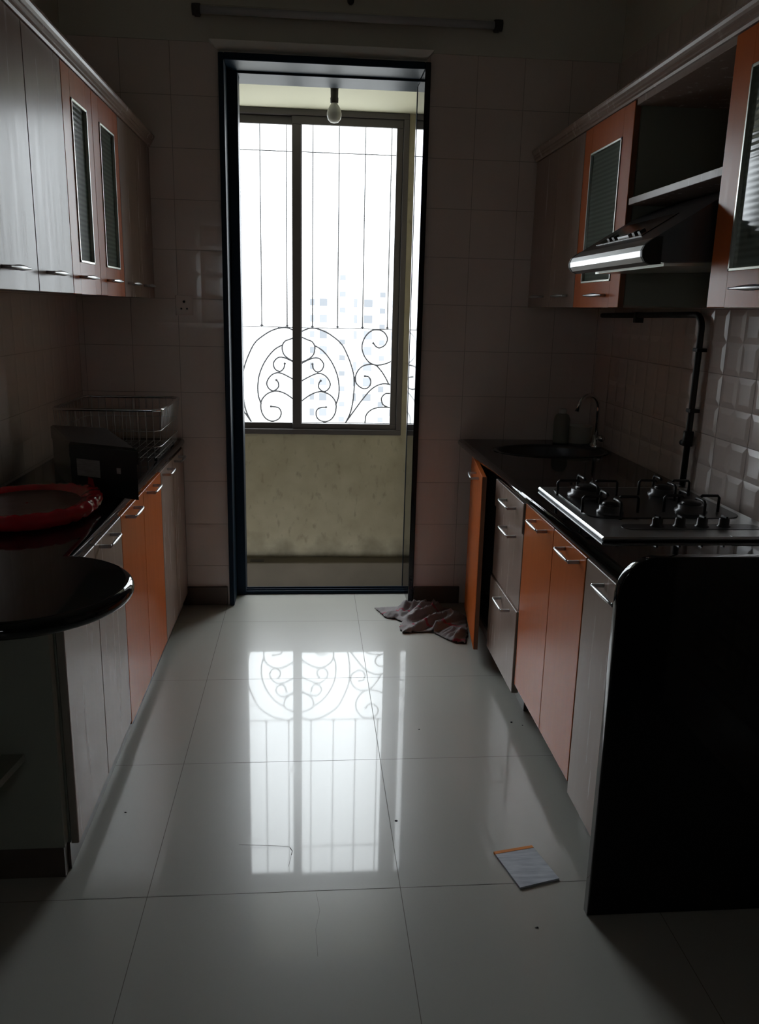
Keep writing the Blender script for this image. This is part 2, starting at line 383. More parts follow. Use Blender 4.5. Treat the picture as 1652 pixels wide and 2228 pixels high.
wl.box(XL - .1, XL - .001, YF, YB, ZT, ZC, 2); wl.box(XL - .1, XL - .001, YF, 0.5, 0, ZC, 3); wl.box(XL - .12, XL - .1, YF, YB, 0, ZC, 2)
struct(wl.build('wall_left', ['tile', 'tilegrout', 'paint', 'dim'], fixn=False))
wr = tiled('wall_right', (XR, 0, 0), Y, Z, (-1, 0, 0), 0.5, YB, 0, ZT, 2.52, Z0)
wr.box(XR + .001, XR + .1, YF, YB, ZT, ZC, 2); wr.box(XR + .001, XR + .1, YF, 0.5, 0, ZC, 3); wr.box(XR + .1, XR + .12, YF, YB, 0, ZC, 2)
struct(wr.build('wall_right', ['tile', 'tilegrout', 'paint', 'dim'], fixn=False))
BX0, BX1, BZ0, BZ1 = -.90, -.50, 1.45, 1.80
struct(MB().box(XL - .12, BX0, YF - .1, YF, -.1, ZC).box(BX1, XR + .12, YF - .1, YF, -.1, ZC).box(BX0, BX1, YF - .1, YF, -.1, BZ0).box(BX0, BX1, YF - .1, YF, BZ1, ZC).build('wall_front', 'dim'))
w2_ = struct(MB().box(BX0, BX0 + .03, YF - .07, YF - .03, BZ0, BZ1).box(BX1 - .03, BX1, YF - .07, YF - .03, BZ0, BZ1).box(BX0 + .03, BX1 - .03, YF - .07, YF - .03, BZ0, BZ0 + .03).box(BX0 + .03, BX1 - .03, YF - .07, YF - .03, BZ1 - .03, BZ1).build('added_fill_window', 'frame'))  # unseen window added behind the camera to let in faint fill light
MB().add([(BX0 + .03, YF - .05, BZ0 + .03), (BX1 - .03, YF - .05, BZ0 + .03), (BX1 - .03, YF - .05, BZ1 - .03), (BX0 + .03, YF - .05, BZ1 - .03)], [(0, 1, 2, 3)]).build('pane', 'glass', w2_)
struct(MB().box(XL - .12, XR + .12, YF - .1, YW, ZC, ZC + .1).build('ceiling', 'paint'))
struct(MB().box(XL, DX0 - .016, YB - .012, YB, 0, .09, b=.002).box(DX1 + .016, .72, YB - .012, YB, 0, .085, b=.002).build('baseboard_back', 'skirting'))
# plaster drip edge above the doorway, its face tilted down
mb = MB(); a, b_, z1, z2 = -.404, .506, 2.362, 2.390; yf = YB - .050
mb.add([(a, YB, z2), (b_, YB, z2), (b_ - .03, YB, z1), (a + .035, YB, z1), (a + .004, yf, z2), (b_ - .004, yf, z2), (a + .035, YB - .002, z1), (b_ - .03, YB - .002, z1)],
       [(0, 1, 5, 4), (4, 5, 7, 6), (6, 7, 2, 3), (0, 4, 6, 3), (1, 2, 7, 5), (0, 3, 2, 1)])
struct(mb.build('trim_1', 'clean'))
# granite door surround (door_1) with metal sliding-door frame
dr = MB()
g0 = YB - .022
dr.box(DX0 - .006, DX0 + .016, g0, YW, 0, DZ + .016, 1, .003); dr.box(DX1 - .012, DX1 + .012, g0, YW, 0, DZ + .016, 0, .003)
dr.box(DX0 + .016, DX1 - .012, g0, YW, DZ - .012, DZ + .016, 1, .003)
door = struct(dr.build('door_1', ['granite', 'doorframe'], fixn=False))
fr = MB()
fr.box(DX0 + .016, DX0 + .058, 3.825, 3.925, 0, DZ - .012, b=.002); fr.box(DX0 + .058, DX1 - .012, 3.832, 3.925, DZ - .020, DZ - .012, b=.002)
fr.box(DX0 + .058, DX1 - .012, 3.832, 3.925, -.002, .004); 
fr.box(DX0 + .0, DX1 - .0, YW, 4.04, DZ - .012, DZ + .04, b=.002)
for yy in (3.832, 3.862, 3.892): fr.box(DX0 + .058, DX1 - .012, yy, yy + .006, .004, .016)
fr.box(DX1 - .014, DX1 - .011, 3.915, 3.925, 0, DZ - .02)
fr.build('sliding_frame', 'doorframe', door, 'dark metal sliding frame with floor track')

# balcony
struct(MB().box(-1.1, .72, YW, YP + .02, -.42, -.32).build('floor_balcony', 'balconyfloor'))
struct(MB().box(-1.1, .72, YW, YP + .12, 2.385, 2.5).build('ceiling_balcony', 'soffit'))
struct(MB().box(.60, .72, YW, YP, -.42, 2.385).build('wall_balcony_right', 'plaster'))
struct(MB().box(-1.1, -.98, YW, YP, -.42, 2.385).build('wall_balcony_left', 'plaster'))
WX0, WX1, WZ0, WZ1 = -.655, .535, .652, 2.384
struct(MB().box(-1.1, .72, YP, YP + .12, -.42, WZ0).box(-1.1, WX0, YP, YP + .12, WZ0, 2.385).box(WX1, .72, YP, YP + .12, WZ0, 2.385).box(WX0, WX1, YP, YP + .12, WZ1, 2.385).build('wall_balcony_front', 'plaster'))
struct(MB().box(-.98, .6, 4.63, YP, -.32, -.093, b=.004).box(.563, .6, YW + .02, 4.63, -.32, -.093, b=.004).box(-.343, -.263, 4.66, 4.70, -.094, -.089, 1).build('trim_2', ['balcony', 'inside']),
       'cement ledge along the foot of the balcony wall')
# window
wn = struct(MB().box(WX0, WX1, YP - .012, YP + .05, WZ0, WZ0 + .03, b=.002).box(WX0, WX1, YP - .012, YP + .05, WZ1 - .03, WZ1, b=.002)
            .box(WX0, WX0 + .03, YP - .012, YP + .05, WZ0 + .03, WZ1 - .03, b=.002).box(WX1 - .03, WX1, YP - .012, YP + .05, WZ0 + .03, WZ1 - .03, b=.002).build('window_1', 'frame', fixn=False))
for x0, x1, y0 in ((WX0 + .03, -.04, YP + .024), (-.095, WX1 - .03, YP + .002)):
    zb, zt = WZ0 + .03, WZ1 - .03; s1 = .052 if x0 < -.2 else .052; 
    st0 = .05; st1 = .05 if x0 < -.2 else .036
    q = MB().box(x0, x1, y0, y0 + .02, zb, zb + .033, b=.002).box(x0, x1, y0, y0 + .02, zt - .042, zt, b=.002).box(x0, x0 + st0, y0, y0 + .02, zb + .033, zt - .042, b=.002).box(x1 - st1, x1, y0, y0 + .02, zb + .033, zt - .042, b=.002)
    sa = q.build('sash', 'frame', wn, fixn=False)
    MB().add([(x0 + st0, y0 + .01, zb + .03), (x1 - st1, y0 + .01, zb + .03), (x1 - st1, y0 + .01, zt - .04), (x0 + st0, y0 + .01, zt - .04)], [(0, 1, 2, 3)]).build('pane', 'glass', sa)

# window grille outside
YG = 4.90; kx = YG / 4.85
gr = thing('window_grille', 'ornamental iron grille with scrolls and upright bars outside the balcony window', 'grille', (-.061, YG, .70))
SC = {
'arch': [(0.01,1.227),(0.044,1.244),(0.085,1.252),(0.147,1.236),(0.202,1.204),(0.251,1.161),(0.287,1.093),(0.312,1.025),(0.324,0.963),(0.322,0.865),(0.306,0.773),(0.275,0.705)],
'inner_arch': [(0.092,1.154),(0.141,1.124),(0.19,1.064),(0.222,0.996),(0.235,0.933),(0.234,0.864),(0.217,0.811)],
'heart': [(0.0,1.207),(0.048,1.187),(0.079,1.174),(0.094,1.144),(0.086,1.103),(0.055,1.075),(0.0,1.05)],
'scroll': [(0.0,1.04),(0.044,1.065),(0.086,1.082),(0.12,1.08),(0.145,1.049),(0.135,1.015),(0.107,1.003),(0.086,1.021),(0.08,1.048)],
'scroll.1': [(0.0,0.937),(0.045,0.966),(0.11,0.994),(0.156,0.981),(0.184,0.939),(0.174,0.905),(0.146,0.89),(0.118,0.911),(0.118,0.938),(0.129,0.953)],
'scroll.2': [(0.0,0.818),(0.045,0.854),(0.087,0.879),(0.135,0.889),(0.185,0.87),(0.217,0.828),(0.217,0.772),(0.193,0.729),(0.154,0.713),(0.115,0.728),(0.102,0.763),(0.118,0.792),(0.161,0.799)],
'scroll.3': [(0.432,1.174),(0.45,1.154),(0.471,1.148),(0.502,1.166),(0.514,1.203),(0.493,1.237),(0.458,1.25),(0.417,1.242),(0.383,1.207),(0.367,1.156),(0.377,1.108),(0.406,1.068),(0.442,1.05),(0.477,1.05),(0.529,1.066),(0.574,1.098)],
'scroll.4': [(0.387,0.984),(0.411,0.978),(0.423,0.95),(0.409,0.919),(0.378,0.911),(0.342,0.935),(0.331,0.973),(0.348,1.018),(0.386,1.047),(0.442,1.05),(0.477,1.021),(0.507,0.979),(0.529,0.938)],
'stem': [(0.275,0.705),(0.327,0.78),(0.389,0.866),(0.437,0.916),(0.486,0.939),(0.532,0.938),(0.579,0.925)],
'scroll.5': [(0.566,0.891),(0.537,0.885),(0.509,0.882),(0.488,0.857),(0.496,0.821),(0.525,0.804)],
'scroll.6': [(0.392,0.703),(0.398,0.753),(0.426,0.785),(0.468,0.8),(0.536,0.801),(0.569,0.776)]}
for nm, pts in SC.items():
    for sg in (1, -1):
        P3 = [(-.061 * kx + sg * x * kx, YG, 1.367 + (z - 1.367) * kx) for x, z in pts]
        mb = MB().tube(spline(P3, 5), .0046, 8)
        e_ = 0 if nm in ('scroll.3', 'scroll.4') else (-1 if nm in ('scroll', 'scroll.1', 'scroll.2') else None)
        if e_ is not None: c_ = Vector(P3[e_]); mb.lathe([(0.0001, -.008), (.006, -.005), (.008, 0), (.006, .005), (.0001, .008)], c_, 12)
        mb.build(nm.split('.')[0], 'iron', gr)
for i in range(-5, 5):
    x = (.018 + .1475 * i) * kx + .0; x = (-.126 + .1442 * (i + 1)) * kx
    MB().tube([(x, YG, 1.25), (x, YG, 2.42)], .0036, 8).build('bar', 'bar', gr)
    MB().prism([(x - .012, 1.256), (x + .012, 1.256), (x + .004, 1.266), (x - .004, 1.266)], YG - .005, YG + .005, 'y').build('bar_foot', 'iron', gr)
for z in (1.252, 2.20): MB().box(-.80, .70, YG - .002, YG + .002, z - .0025, z + .0025).build('rail', 'bar', gr)
MB().box(-.80, .70, YG - .005, YG + .005, .690, .702).build('rail', 'iron', gr)
for x in (-.80, .69): MB().box(x, x + .01, YG - .01, YG + .01, .69, 2.42).build('side_frame', 'iron', gr)
for x in (-.80, .67):
    for z in (1.20, 2.10): MB().box(x, x + .03, YP + .12, YG, z, z + .02).build('bracket', 'iron', gr)

# tower block far outside
TY = 165.0
tw = thing('apartment_tower', 'pale high-rise block with rows of grey windows seen hazily through the balcony window', 'building', (8, TY, -45))
MB().box(-1.0, 19, TY, TY + 14, -45, 11).box(-1.0, 19, TY - .0, TY + 14, 11, 11.8).build('wall', 'tower', tw)
for r in range(0, 11):
    for (x, w_, h_, dz) in ((.56, .9, 1.4, 1.4), (2.74, 1.5, 1.6, 1.4), (6.47, 1.15, 1.05, 0), (9.03, .7, 1.7, 1.4), (11.5, 1.7, 1.6, 1.4), (14.3, 1.1, 1.1, 0), (16.8, 1.5, 1.6, 1.4)):
        z = 7.1 - 3.05 * r + dz
        if (r == 0 and x != 6.47) or (r == 1 and dz): continue
        if r > 2 and random.random() < .08: continue
        h = h_ * random.uniform(.85, 1.08)
        MB().box(x - w_ / 2, x + w_ / 2, TY - .06, TY + .1, z - h / 2, z + h / 2).build('window', random.choice(['towerwin', 'towerwin', 'towerrec']), tw)

# ------------------------------------------------------------------ cabinets
def bar_handle(xf, yc, z, sgn, L=.115, proud=.032):
    """bow handle: two feet and a tapered bar; sgn = direction out of the door"""
    xo = xf + sgn * proud; n = 9
    pts = [(xo, yc - L / 2 + L * i / n, z + .001) for i in range(n + 1)]
    r = [.0024 + .0028 * math.sin(math.pi * i / n) for i in range(n + 1)]
    mb = MB().tube(pts, r, 10)
    for s_ in (-1, 1):
        y = yc + s_ * L / 2
        mb.box(min(xf, xo), max(xf, xo), y - .0025, y + .0025, z - .005, z + .005, b=.001)
    return mb
def spindle_handle(xf, yc, z, sgn, L=.18, proud=.026):
    xo = xf + sgn * proud; n = 16
    pts = [(xo, yc - L / 2 + L * i / n, z) for i in range(n + 1)]
    r = [.0022 + .0050 * math.sin(math.pi * i / n) ** 1.6 for i in range(n + 1)]
    mb = MB().tube(pts, r, 12, flat=.9)
    for s_ in (-1, 1): mb.tube([(xf, yc + s_ * L * .30, z), (xo, yc + s_ * L * .30, z)], .004, 8)
    return mb
def door_panel(parent, xf, sgn, y0, y1, z0, z1, mt, hz, hk='bar', th=.018, glass=None, hoff=0.0, name='door', hl=None):
    """door with front face at x = xf, facing sgn"""
    g = .0018; xb = xf - sgn * th
    d = MB()
    if glass is None: d.box(xb, xf, y0 + g, y1 - g, z0, z1, 0, .0015)
    else:
        a, b, c, e_ = glass
        d.box(xb, xf, y0 + g, a, z0, z1, 0, .0012).box(xb, xf, b, y1 - g, z0, z1, 0, .0012).box(xb, xf, a, b, z0, c, 0).box(xb, xf, a, b, e_, z1, 0)
    d.box(xb, xf - sgn * .002, y0 + g - .0006, y0 + g + .0002, z0, z1, 1).box(xb, xf - sgn * .002, y1 - g - .0002, y1 - g + .0006, z0, z1, 1)
    do = d.build(name, [mt, 'edge' if mt == 'orange' else 'edgebeige'], parent, fixn=False)
    if glass:
        a, b, c, e_ = glass; t = .007; p = .003
        MB().box(xf - .008 * sgn, xf + p * sgn, a, b, c, c + t, b=.001).box(xf - .008 * sgn, xf + p * sgn, a, b, e_ - t, e_, b=.001).box(xf - .008 * sgn, xf + p * sgn, a, a + t, c, e_, b=.001).box(xf - .008 * sgn, xf + p * sgn, b - t, b, c, e_, b=.001).build('glass_frame', 'alu', do, fixn=False)
        MB().box(xf - .010 * sgn, xf - .006 * sgn, a + t, b - t, c + t, e_ - t).build('glass_pane', 'ribbed', do)
    yc = (y0 + y1) / 2 + hoff
    if hk == 'bar': bar_handle(xf, yc, hz, sgn, hl or .115).build('handle', 'steel', do)
    elif hk == 'spindle': spindle_handle(xf, yc, hz, sgn, hl or .17).build('handle', 'steel', do)
    return do
def carcass(parent, xf, sgn, xw, y0, y1, z0, z1, th=.018, kick=None, mt='carcass', open_front=True, shelf=None, top=True):
    """open box behind the doors: xf = plane behind the doors, xw = wall side"""
    c = MB(); lo, hi = min(xf, xw), max(xf, xw)
    c.box(lo, hi, y0 + .0005, y0 + th, z0, z1).box(lo, hi, y1 - th, y1 - .0005, z0, z1).box(lo, hi, y0 + th, y1 - th, z0, z0 + th)
    if top: c.box(lo, hi, y0 + th, y1 - th, z1 - th, z1)
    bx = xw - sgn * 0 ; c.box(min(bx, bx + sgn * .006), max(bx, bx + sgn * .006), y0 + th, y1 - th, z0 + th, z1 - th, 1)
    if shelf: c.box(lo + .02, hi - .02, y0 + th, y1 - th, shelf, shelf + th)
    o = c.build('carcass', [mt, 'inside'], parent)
    if kick:
        k0, xk = kick; MB().box(xk - .008, xk + .008, y0 + .0005, y1 - .0005, 0.0005, z0 - .001).build('plinth', 'skirting', parent)
    return o
# ---- left base run
LX = -.562; LW = XL + .003; zt = .750
units = [(1.82, 2.13, 2.44, 'beige', 'beige two-door base cabinet nearest the camera under the left black worktop'),
         (2.44, 2.78, 3.12, 'orange', 'orange two-door base cabinet in the middle of the left run'),
         (3.12, 3.405, 3.69, 'beige', 'beige two-door base cabinet at the far left corner by the tiled wall')]
for k, (y0, ym, y1, mt, lb) in enumerate(units):
    t = thing('base_cabinet', lb, 'cabinet', (-.78, (y0 + y1) / 2, 0), 'base cabinets of the left run')
    z0 = .075 if k == 0 else .062
    carcass(t, LX - .0195, 1, LW, y0, y1, z0, zt - .001, kick=(0, -.592), shelf=.40)
    for a, b in ((y0, ym), (ym, y1)): door_panel(t, LX, 1, a, b, z0 - .003, zt - .004, mt, .728, hoff=-.045, hl=.12 if k < 2 else .11)
# ---- end shelf under the round top
mb = MB().box(LW, -.66, 1.50, 1.815, .315, .333)
t = thing('end_shelf_unit', 'grey-green open end shelf beside the near left base cabinet, under the round black top', 'shelf', (-.8, 1.66, 0), None)
MB().box(LW, -.585, 1.785, 1.815, .085, .750, b=.001).build('side_panel', 'carcass', t, fixn=False)
MB().box(LW, -.590, 1.790, 1.817, 0.0005, .085).build('plinth', 'skirting', t)
mb = MB(); mb.prism([(LW, 1.784), (-.66, 1.784), (-.70, 1.52), (LW, 1.44)], .322, .340, 'z'); mb.build('shelf', 'carcass', t)
# ---- left worktop with rounded end
out = [(LW, 3.69), (-.554, 3.69), (-.556, 1.905)] + arc(-.600, 1.682, .228, 78, -90, 30) + [(LW, 1.454)]
wt = slab('worktop', [out[::-1]], .754, .790, .0172, 'granite')
tag(wt, 'black granite worktop on the left with a round overhanging end', 'worktop')
# ---- right base run
RX = .715; RW = XR - .003; zt = .762
t = thing('sink_cabinet', 'orange sink base cabinet in the far right corner, its door standing ajar', 'cabinet', (1.0, 3.27, 0), None)
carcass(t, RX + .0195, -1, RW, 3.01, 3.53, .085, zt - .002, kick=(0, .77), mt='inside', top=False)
d_ = door_panel(t, RX, -1, 3.015, 3.52, .050, .755, 'orange', .722, hoff=-.06)
# swing it open a little around its far edge
hx, hy = RX, 3.52; ang = math.radians(-6.5)
rt_ = Matrix.Translation(Vector((hx, hy, 0)) - t.location) @ Matrix.Rotation(ang, 4, 'Z') @ Matrix.Translation(t.location - Vector((hx, hy, 0)))
def bake(o):
    o.data.transform(rt_)
    for c in o.children: bake(c)
bake(d_)
t = thing('drawer_cabinet', 'beige three-drawer base cabinet between the ajar orange door and the orange doors', 'cabinet', (1.0, 2.8, 0), None)
carcass(t, RX + .0195, -1, RW, 2.59, 3.01, .080, zt - .002, kick=(0, .765))
for z0, z1, hz, xf in ((.648, .752, .712, RX - .006), (.375, .645, .612, RX + .0), (.070, .371, .340, RX - .006)):
    door_panel(t, xf, -1, 2.592, 3.008, z0, z1, 'beige', hz, hoff=-.045, name='drawer', th=.018 + (RX - xf), hl=.13)
t = thing('base_cabinet', 'orange two-door base cabinet below the hob', 'cabinet', (1.0, 2.28, 0), 'base cabinets of the right run')
carcass(t, RX + .0195, -1, RW, 1.975, 2.59, .115, zt - .002, shelf=.4)
for a, b in ((2.265, 2.588), (1.975, 2.265)): door_panel(t, RX, -1, a, b, .108, .756, 'orange', .728, hoff=-.03, hl=.125)
MB().box(.80, .812, 1.98, 2.58, 0.0005, .114).build('plinth', 'skirting', t)
t = thing('base_cabinet', 'narrow beige one-door base cabinet beside the black end panel', 'cabinet', (1.0, 1.8, 0), 'base cabinets of the right run')
carcass(t, RX + .0195, -1, RW, 1.632, 1.975, .085, zt - .002, kick=(0, .765))
door_panel(t, RX, -1, 1.640, 1.972, .078, .756, 'beige', .728, hoff=-.035, hl=.135)
# ---- right worktop with sink hole, end panel
hole = [(1.02 + .235 * math.cos(a) * (1 if abs(math.cos(a)) > .2 else 1), 3.36 + .155 * math.sin(a)) for a in [2 * math.pi * i / 48 for i in range(48)]]
out = [(.682, 3.69), (RW, 3.69), (RW, 1.618), (.709, 1.618)]
wt = slab('worktop', [out, hole[::-1]], .764, .800, .0172, 'granite')
tag(wt, 'black granite worktop on the right carrying the hob and the sink', 'worktop')
pan = [(.650, 0.0005)] + [(x, z) for x, z in arc(.650 + .085, .876 - .085, .085, 180, 90, 14)] + [(RW, .876), (RW, 0.0005)]
pn = slab('granite_slab', [pan[::-1]], 0, .026, .0035, 'granite', axis='y', at=1.600)
tag(pn, 'tall black granite end panel with a rounded corner closing the right counter', 'slab')
# sink bowl
pr = [(.236, .7995), (.228, .802), (.222, .798), (.212, .70), (.17, .655), (.03, .648), (.03, .640), (.175, .646), (.222, .70), (.232, .79)]
sk = thing('sink', 'oval dark steel sink set in the right worktop below the tap', 'sink', (1.02, 3.36, .80))
mb = MB(); vs = []; n = 40
prof = [(1.03, .8005), (1.0, .8035), (.955, .801), (.93, .79), (.90, .69), (.72, .65), (.10, .645)]
for r, z in prof:
    for k in range(n): a = 2 * math.pi * k / n; vs.append((1.02 + .238 * r * math.cos(a), 3.36 + .158 * r * math.sin(a), z))
mb.add(vs, [(i * n + k, i * n + (k + 1) % n, (i + 1) * n + (k + 1) % n, (i + 1) * n + k) for i in range(len(prof) - 1) for k in range(n)], 0, True)
mb.build('bowl', 'darksteel', sk, fixn=False)
MB().lathe([(.0001, .649), (.028, .649), (.030, .645), (.030, .60), (.0001, .60)], (1.02, 3.36, 0), 24).build('drain', 'steel', sk)

# ------------------------------------------------------------------ wall cabinets
UB, UT = 1.393, 1.992
def cornice(name, x, sgn, y0, y1, label, xw):
    prof = [(-.02, 1.990), (.003, 1.990), (.006, 1.996), (.011, 1.999), (.011, 2.004), (.016, 2.008), (.016, 2.014), (.021, 2.019), (.024, 2.026), (.024, 2.032), (-.02, 2.032)]
    mb = MB().prism([(x + sgn * o, z) for o, z in prof], y0, y1, 'y')
    return tag(mb.build(name, 'beige'), label, 'cornice')
ULX = -.657; gl = lambda a, b: (a, b, 1.478, 1.914)
ub = [1.505, 1.825, 2.14, 2.445, 2.76, 3.11, 3.40, 3.69]
def wall_unit(i, mts, lb):
    y0, y1 = ub[i], ub[i + 2]
    t = thing('wall_cabinet', lb, 'cabinet', (-.82, (y0 + y1) / 2, UB), 'wall cabinets on the left wall')
    carcass(t, ULX - .0195, 1, LW, y0, y1, UB + .003, UT - .002, shelf=1.68)
    for a, b in ((ub[i], ub[i + 1]), (ub[i + 1], ub[i + 2])):
        gg = (a + .083, b - .068, 1.478, 1.914) if mts == 'orange' else None
        door_panel(t, ULX, 1, a, b, UB - .004, UT - .004, mts, 1.437, 'spindle', hoff=-.045, glass=gg, hl=.145)
    return t
t = thing('wall_cabinet', 'beige one-door wall cabinet nearest the camera, cut by the left edge of the photo', 'cabinet', (-.82, 1.66, UB), 'wall cabinets on the left wall')
carcass(t, ULX - .0195, 1, LW, ub[0], ub[1], UB + .003, UT - .002)
door_panel(t, ULX, 1, ub[0], ub[1], UB - .004, UT - .004, 'beige', 1.437, 'spindle', hoff=-.045, hl=.145)
ub_ = ub; 
def wu(y, mts, lb):
    t = thing('wall_cabinet', lb, 'cabinet', (-.82, (y[0] + y[-1]) / 2, UB), 'wall cabinets on the left wall')
    carcass(t, ULX - .0195, 1, LW, y[0], y[-1], UB + .003, UT - .002, shelf=1.68)
    for a, b in zip(y[:-1], y[1:]):
        gg = (a + .083, b - .068, 1.478, 1.914) if mts == 'orange' else None
        door_panel(t, ULX, 1, a, b, UB - .004, UT - .004, mts, 1.437, 'spindle', hoff=-.045, glass=gg, hl=.145)
wu([1.825, 2.14, 2.445], 'beige', 'beige two-door wall cabinet to the near side of the left glazed orange doors')
wu([2.445, 2.76, 3.11], 'orange', 'orange wall cabinet with two narrow ribbed-glass doors on the left wall')
wu([3.11, 3.40, 3.69], 'beige', 'dim beige two-door wall cabinet in the far left corner')
cornice('cornice', ULX, 1, 1.40, 3.69, 'long beige grooved cornice topping the left wall cabinets', LW)
URX = .967
t = thing('wall_cabinet', 'beige two-door wall cabinet in the far right corner', 'cabinet', (1.13, 3.36, UB), 'wall cabinets on the right wall')
carcass(t, URX + .0195, -1, RW, 3.045, 3.69, UB + .003, UT - .002, shelf=1.68)
for a, b in ((3.045, 3.365), (3.365, 3.69)): door_panel(t, URX, -1, a, b, UB - .004, UT - .004, 'beige', 1.432, 'spindle', hoff=-.03, hl=.16)
t = thing('wall_cabinet', 'orange wall cabinet with one ribbed-glass door on the far side of the cooker hood', 'cabinet', (1.13, 2.82, UB), 'wall cabinets on the right wall')
carcass(t, URX + .0195, -1, RW, 2.59, 3.045, UB + .003, UT - .002, shelf=1.68)
door_panel(t, URX, -1, 2.59, 3.045, UB - .004, UT - .004, 'orange', 1.428, 'spindle', hoff=-.05, hl=.18, glass=(2.678, 2.968, 1.472, 1.902))
t = thing('wall_cabinet', 'orange wall cabinet with one ribbed-glass door at the right edge, nearest the camera', 'cabinet', (1.13, 1.77, UB), 'wall cabinets on the right wall')
carcass(t, URX + .0195, -1, RW, 1.545, 1.995, UB + .003, UT - .002, shelf=1.70)
door_panel(t, URX, -1, 1.545, 1.995, UB - .004, UT - .004, 'orange', 1.430, 'spindle', hoff=-.02, hl=.19, glass=(1.63, 1.905, 1.470, 1.905))
# open unit above the hood
t = thing('open_wall_unit', 'open beige wall unit with one shelf above the cooker hood', 'shelf', (1.13, 2.29, 1.70))
y0, y1 = 1.996, 2.589
MB().box(RW - .012, RW, y0, y1, UB, UT, b=.001).build('back_panel', 'paint', t, fixn=False)
MB().box(URX + .004, RW - .013, y0, y1, 1.692, 1.712, b=.001).build('shelf', 'beige', t, fixn=False)
MB().box(URX + .004, RW - .013, y0, y1, 1.972, UT, b=.001).build('top_panel', 'beige', t, fixn=False)
for ya in (y0, y1 - .003): MB().box(URX + .02, RW - .013, ya, ya + .003, 1.712, 1.972).build('side_panel', 'carcass', t)
cornice('cornice', URX, -1, 1.50, 3.69, 'long beige grooved cornice topping the right wall cabinets', RW)

# ------------------------------------------------------------------ cooker hood
hd = thing('cooker_hood', 'brushed steel cooker hood with a sloping front below the open wall unit', 'cooker hood', (1.05, 2.285, 1.49))
hy0, hy1 = 2.003, 2.582
prof = [(.838, 1.492), (1.285, 1.510), (1.285, 1.688), (1.08, 1.688), (.985, 1.648), (.828, 1.5495), (.82, 1.54)]
MB().prism(prof, hy0 + .006, hy1 - .006, 'y').build('body', 'darksteel', hd)
lip = [(.845, 1.4885), (.822, 1.486), (.806, 1.492), (.798, 1.504), (.797, 1.518), (.803, 1.531), (.815, 1.541), (.829, 1.550), (.845, 1.552)]
MB().prism(lip, hy0 + .012, hy1 - .012, 'y').build('front_lip', 'steel', hd, 'bright rounded steel lip')
for a, b in ((hy0, hy0 + .012), (hy1 - .012, hy1)): MB().prism([(x - .001 if x < .83 else x, z) for x, z in lip], a, b, 'y').build('end_cap', 'rubber', hd)
def onslope(x): return 1.5495 + (x - .828) * (1.648 - 1.5495) / (.985 - .828)
def slopebox(x0, x1, ya, yb, h, h0=0.0):
    return MB().prism([(x0, onslope(x0) + h0), (x1, onslope(x1) + h0), (x1 - .5 * h, onslope(x1) + h), (x0 - .5 * h, onslope(x0) + h)], ya, yb, 'y')
cp = slopebox(.851, .945, 2.155, 2.50, .002).build('control_panel', 'mirror', hd, 'black glossy control strip')
for yy in (2.21, 2.25, 2.40, 2.44): slopebox(.866, .880, yy - .008, yy + .008, .007, .002).build('push_button', 'black', cp)
slopebox(.864, .874, 2.28, 2.36, .005, .002).build('switch_slot', 'steel', cp)
MB().prism([(.87, 1.4925), (1.24, 1.507), (1.24, 1.500), (.87, 1.4855)], hy0 + .04, hy1 - .04, 'y').build('grease_filter', 'alu', hd)

# ------------------------------------------------------------------ hob
hb = thing('gas_hob', 'steel four-burner gas hob set on the right black worktop', 'hob', (1.0, 2.28, .80))
hx0, hx1, hy0, hy1 = .752, 1.262, 1.972, 2.588
MB().box(hx0, hx1, hy0, hy1, .8005, .812, b=.004).build('hob_plate', 'steel', hb, fixn=False)
def rr(x0, x1, y0, y1, r, n=6): return arc(x1 - r, y0 + r, r, -90, 0, n) + arc(x1 - r, y1 - r, r, 0, 90, n) + arc(x0 + r, y1 - r, r, 90, 180, n) + arc(x0 + r, y0 + r, r, 180, 270, n)
MB().prism(rr(.785, 1.235, 2.165, 2.565, .05), .8125, .8145, 'z').build('burner_tray', 'black', hb)
MB().prism(rr(.84, 1.225, 2.045, 2.10, .027), .8122, .8135, 'z').build('control_strip', 'darksteel', hb)
for (bx, by, br) in ((.868, 2.445, .052), (1.120, 2.455, .042), (.862, 2.225, .033), (1.110, 2.240, .040)):
    bo = MB().lathe([(br * 1.15, .8146), (br * 1.15, .820), (br * .95, .824), (br * .95, .834), (br * .8, .837), (.0001, .838)], (bx, by, 0), 28).build('burner', 'darksteel', hb)
    MB().lathe([(br * .70, .837), (br * .72, .841), (br * .62, .846), (.0001, .847)], (bx, by, 0), 24).build('burner_cap', 'black', bo)
    L = .095 if br > .045 else .082
    for ax in ((1, 0), (-1, 0), (0, 1), (0, -1)):
        P = [(bx + ax[0] * L, by + ax[1] * L, .8146), (bx + ax[0] * L, by + ax[1] * L, .856), (bx + ax[0] * (L - .005), by + ax[1] * (L - .005), .862), (bx + ax[0] * .030, by + ax[1] * .030, .862), (bx + ax[0] * .026, by + ax[1] * .026, .858)]
        MB().tube(P, .0042, 8).build('pan_support', 'black', hb)
for kx_ in (.940, 1.004, 1.066, 1.128):
    MB().lathe([(.019, .8125), (.018, .816), (.0145, .818), (.014, .834), (.011, .838), (.0001, .838)], (kx_, 2.078, 0), 20).box(kx_ - .003, kx_ + .003, 2.064, 2.092, .836, .843).build('knob', 'black', hb)
MB().box(1.10, 1.25, 1.975, 1.99, .812, .8128).build('name_plate', 'steel', hb)

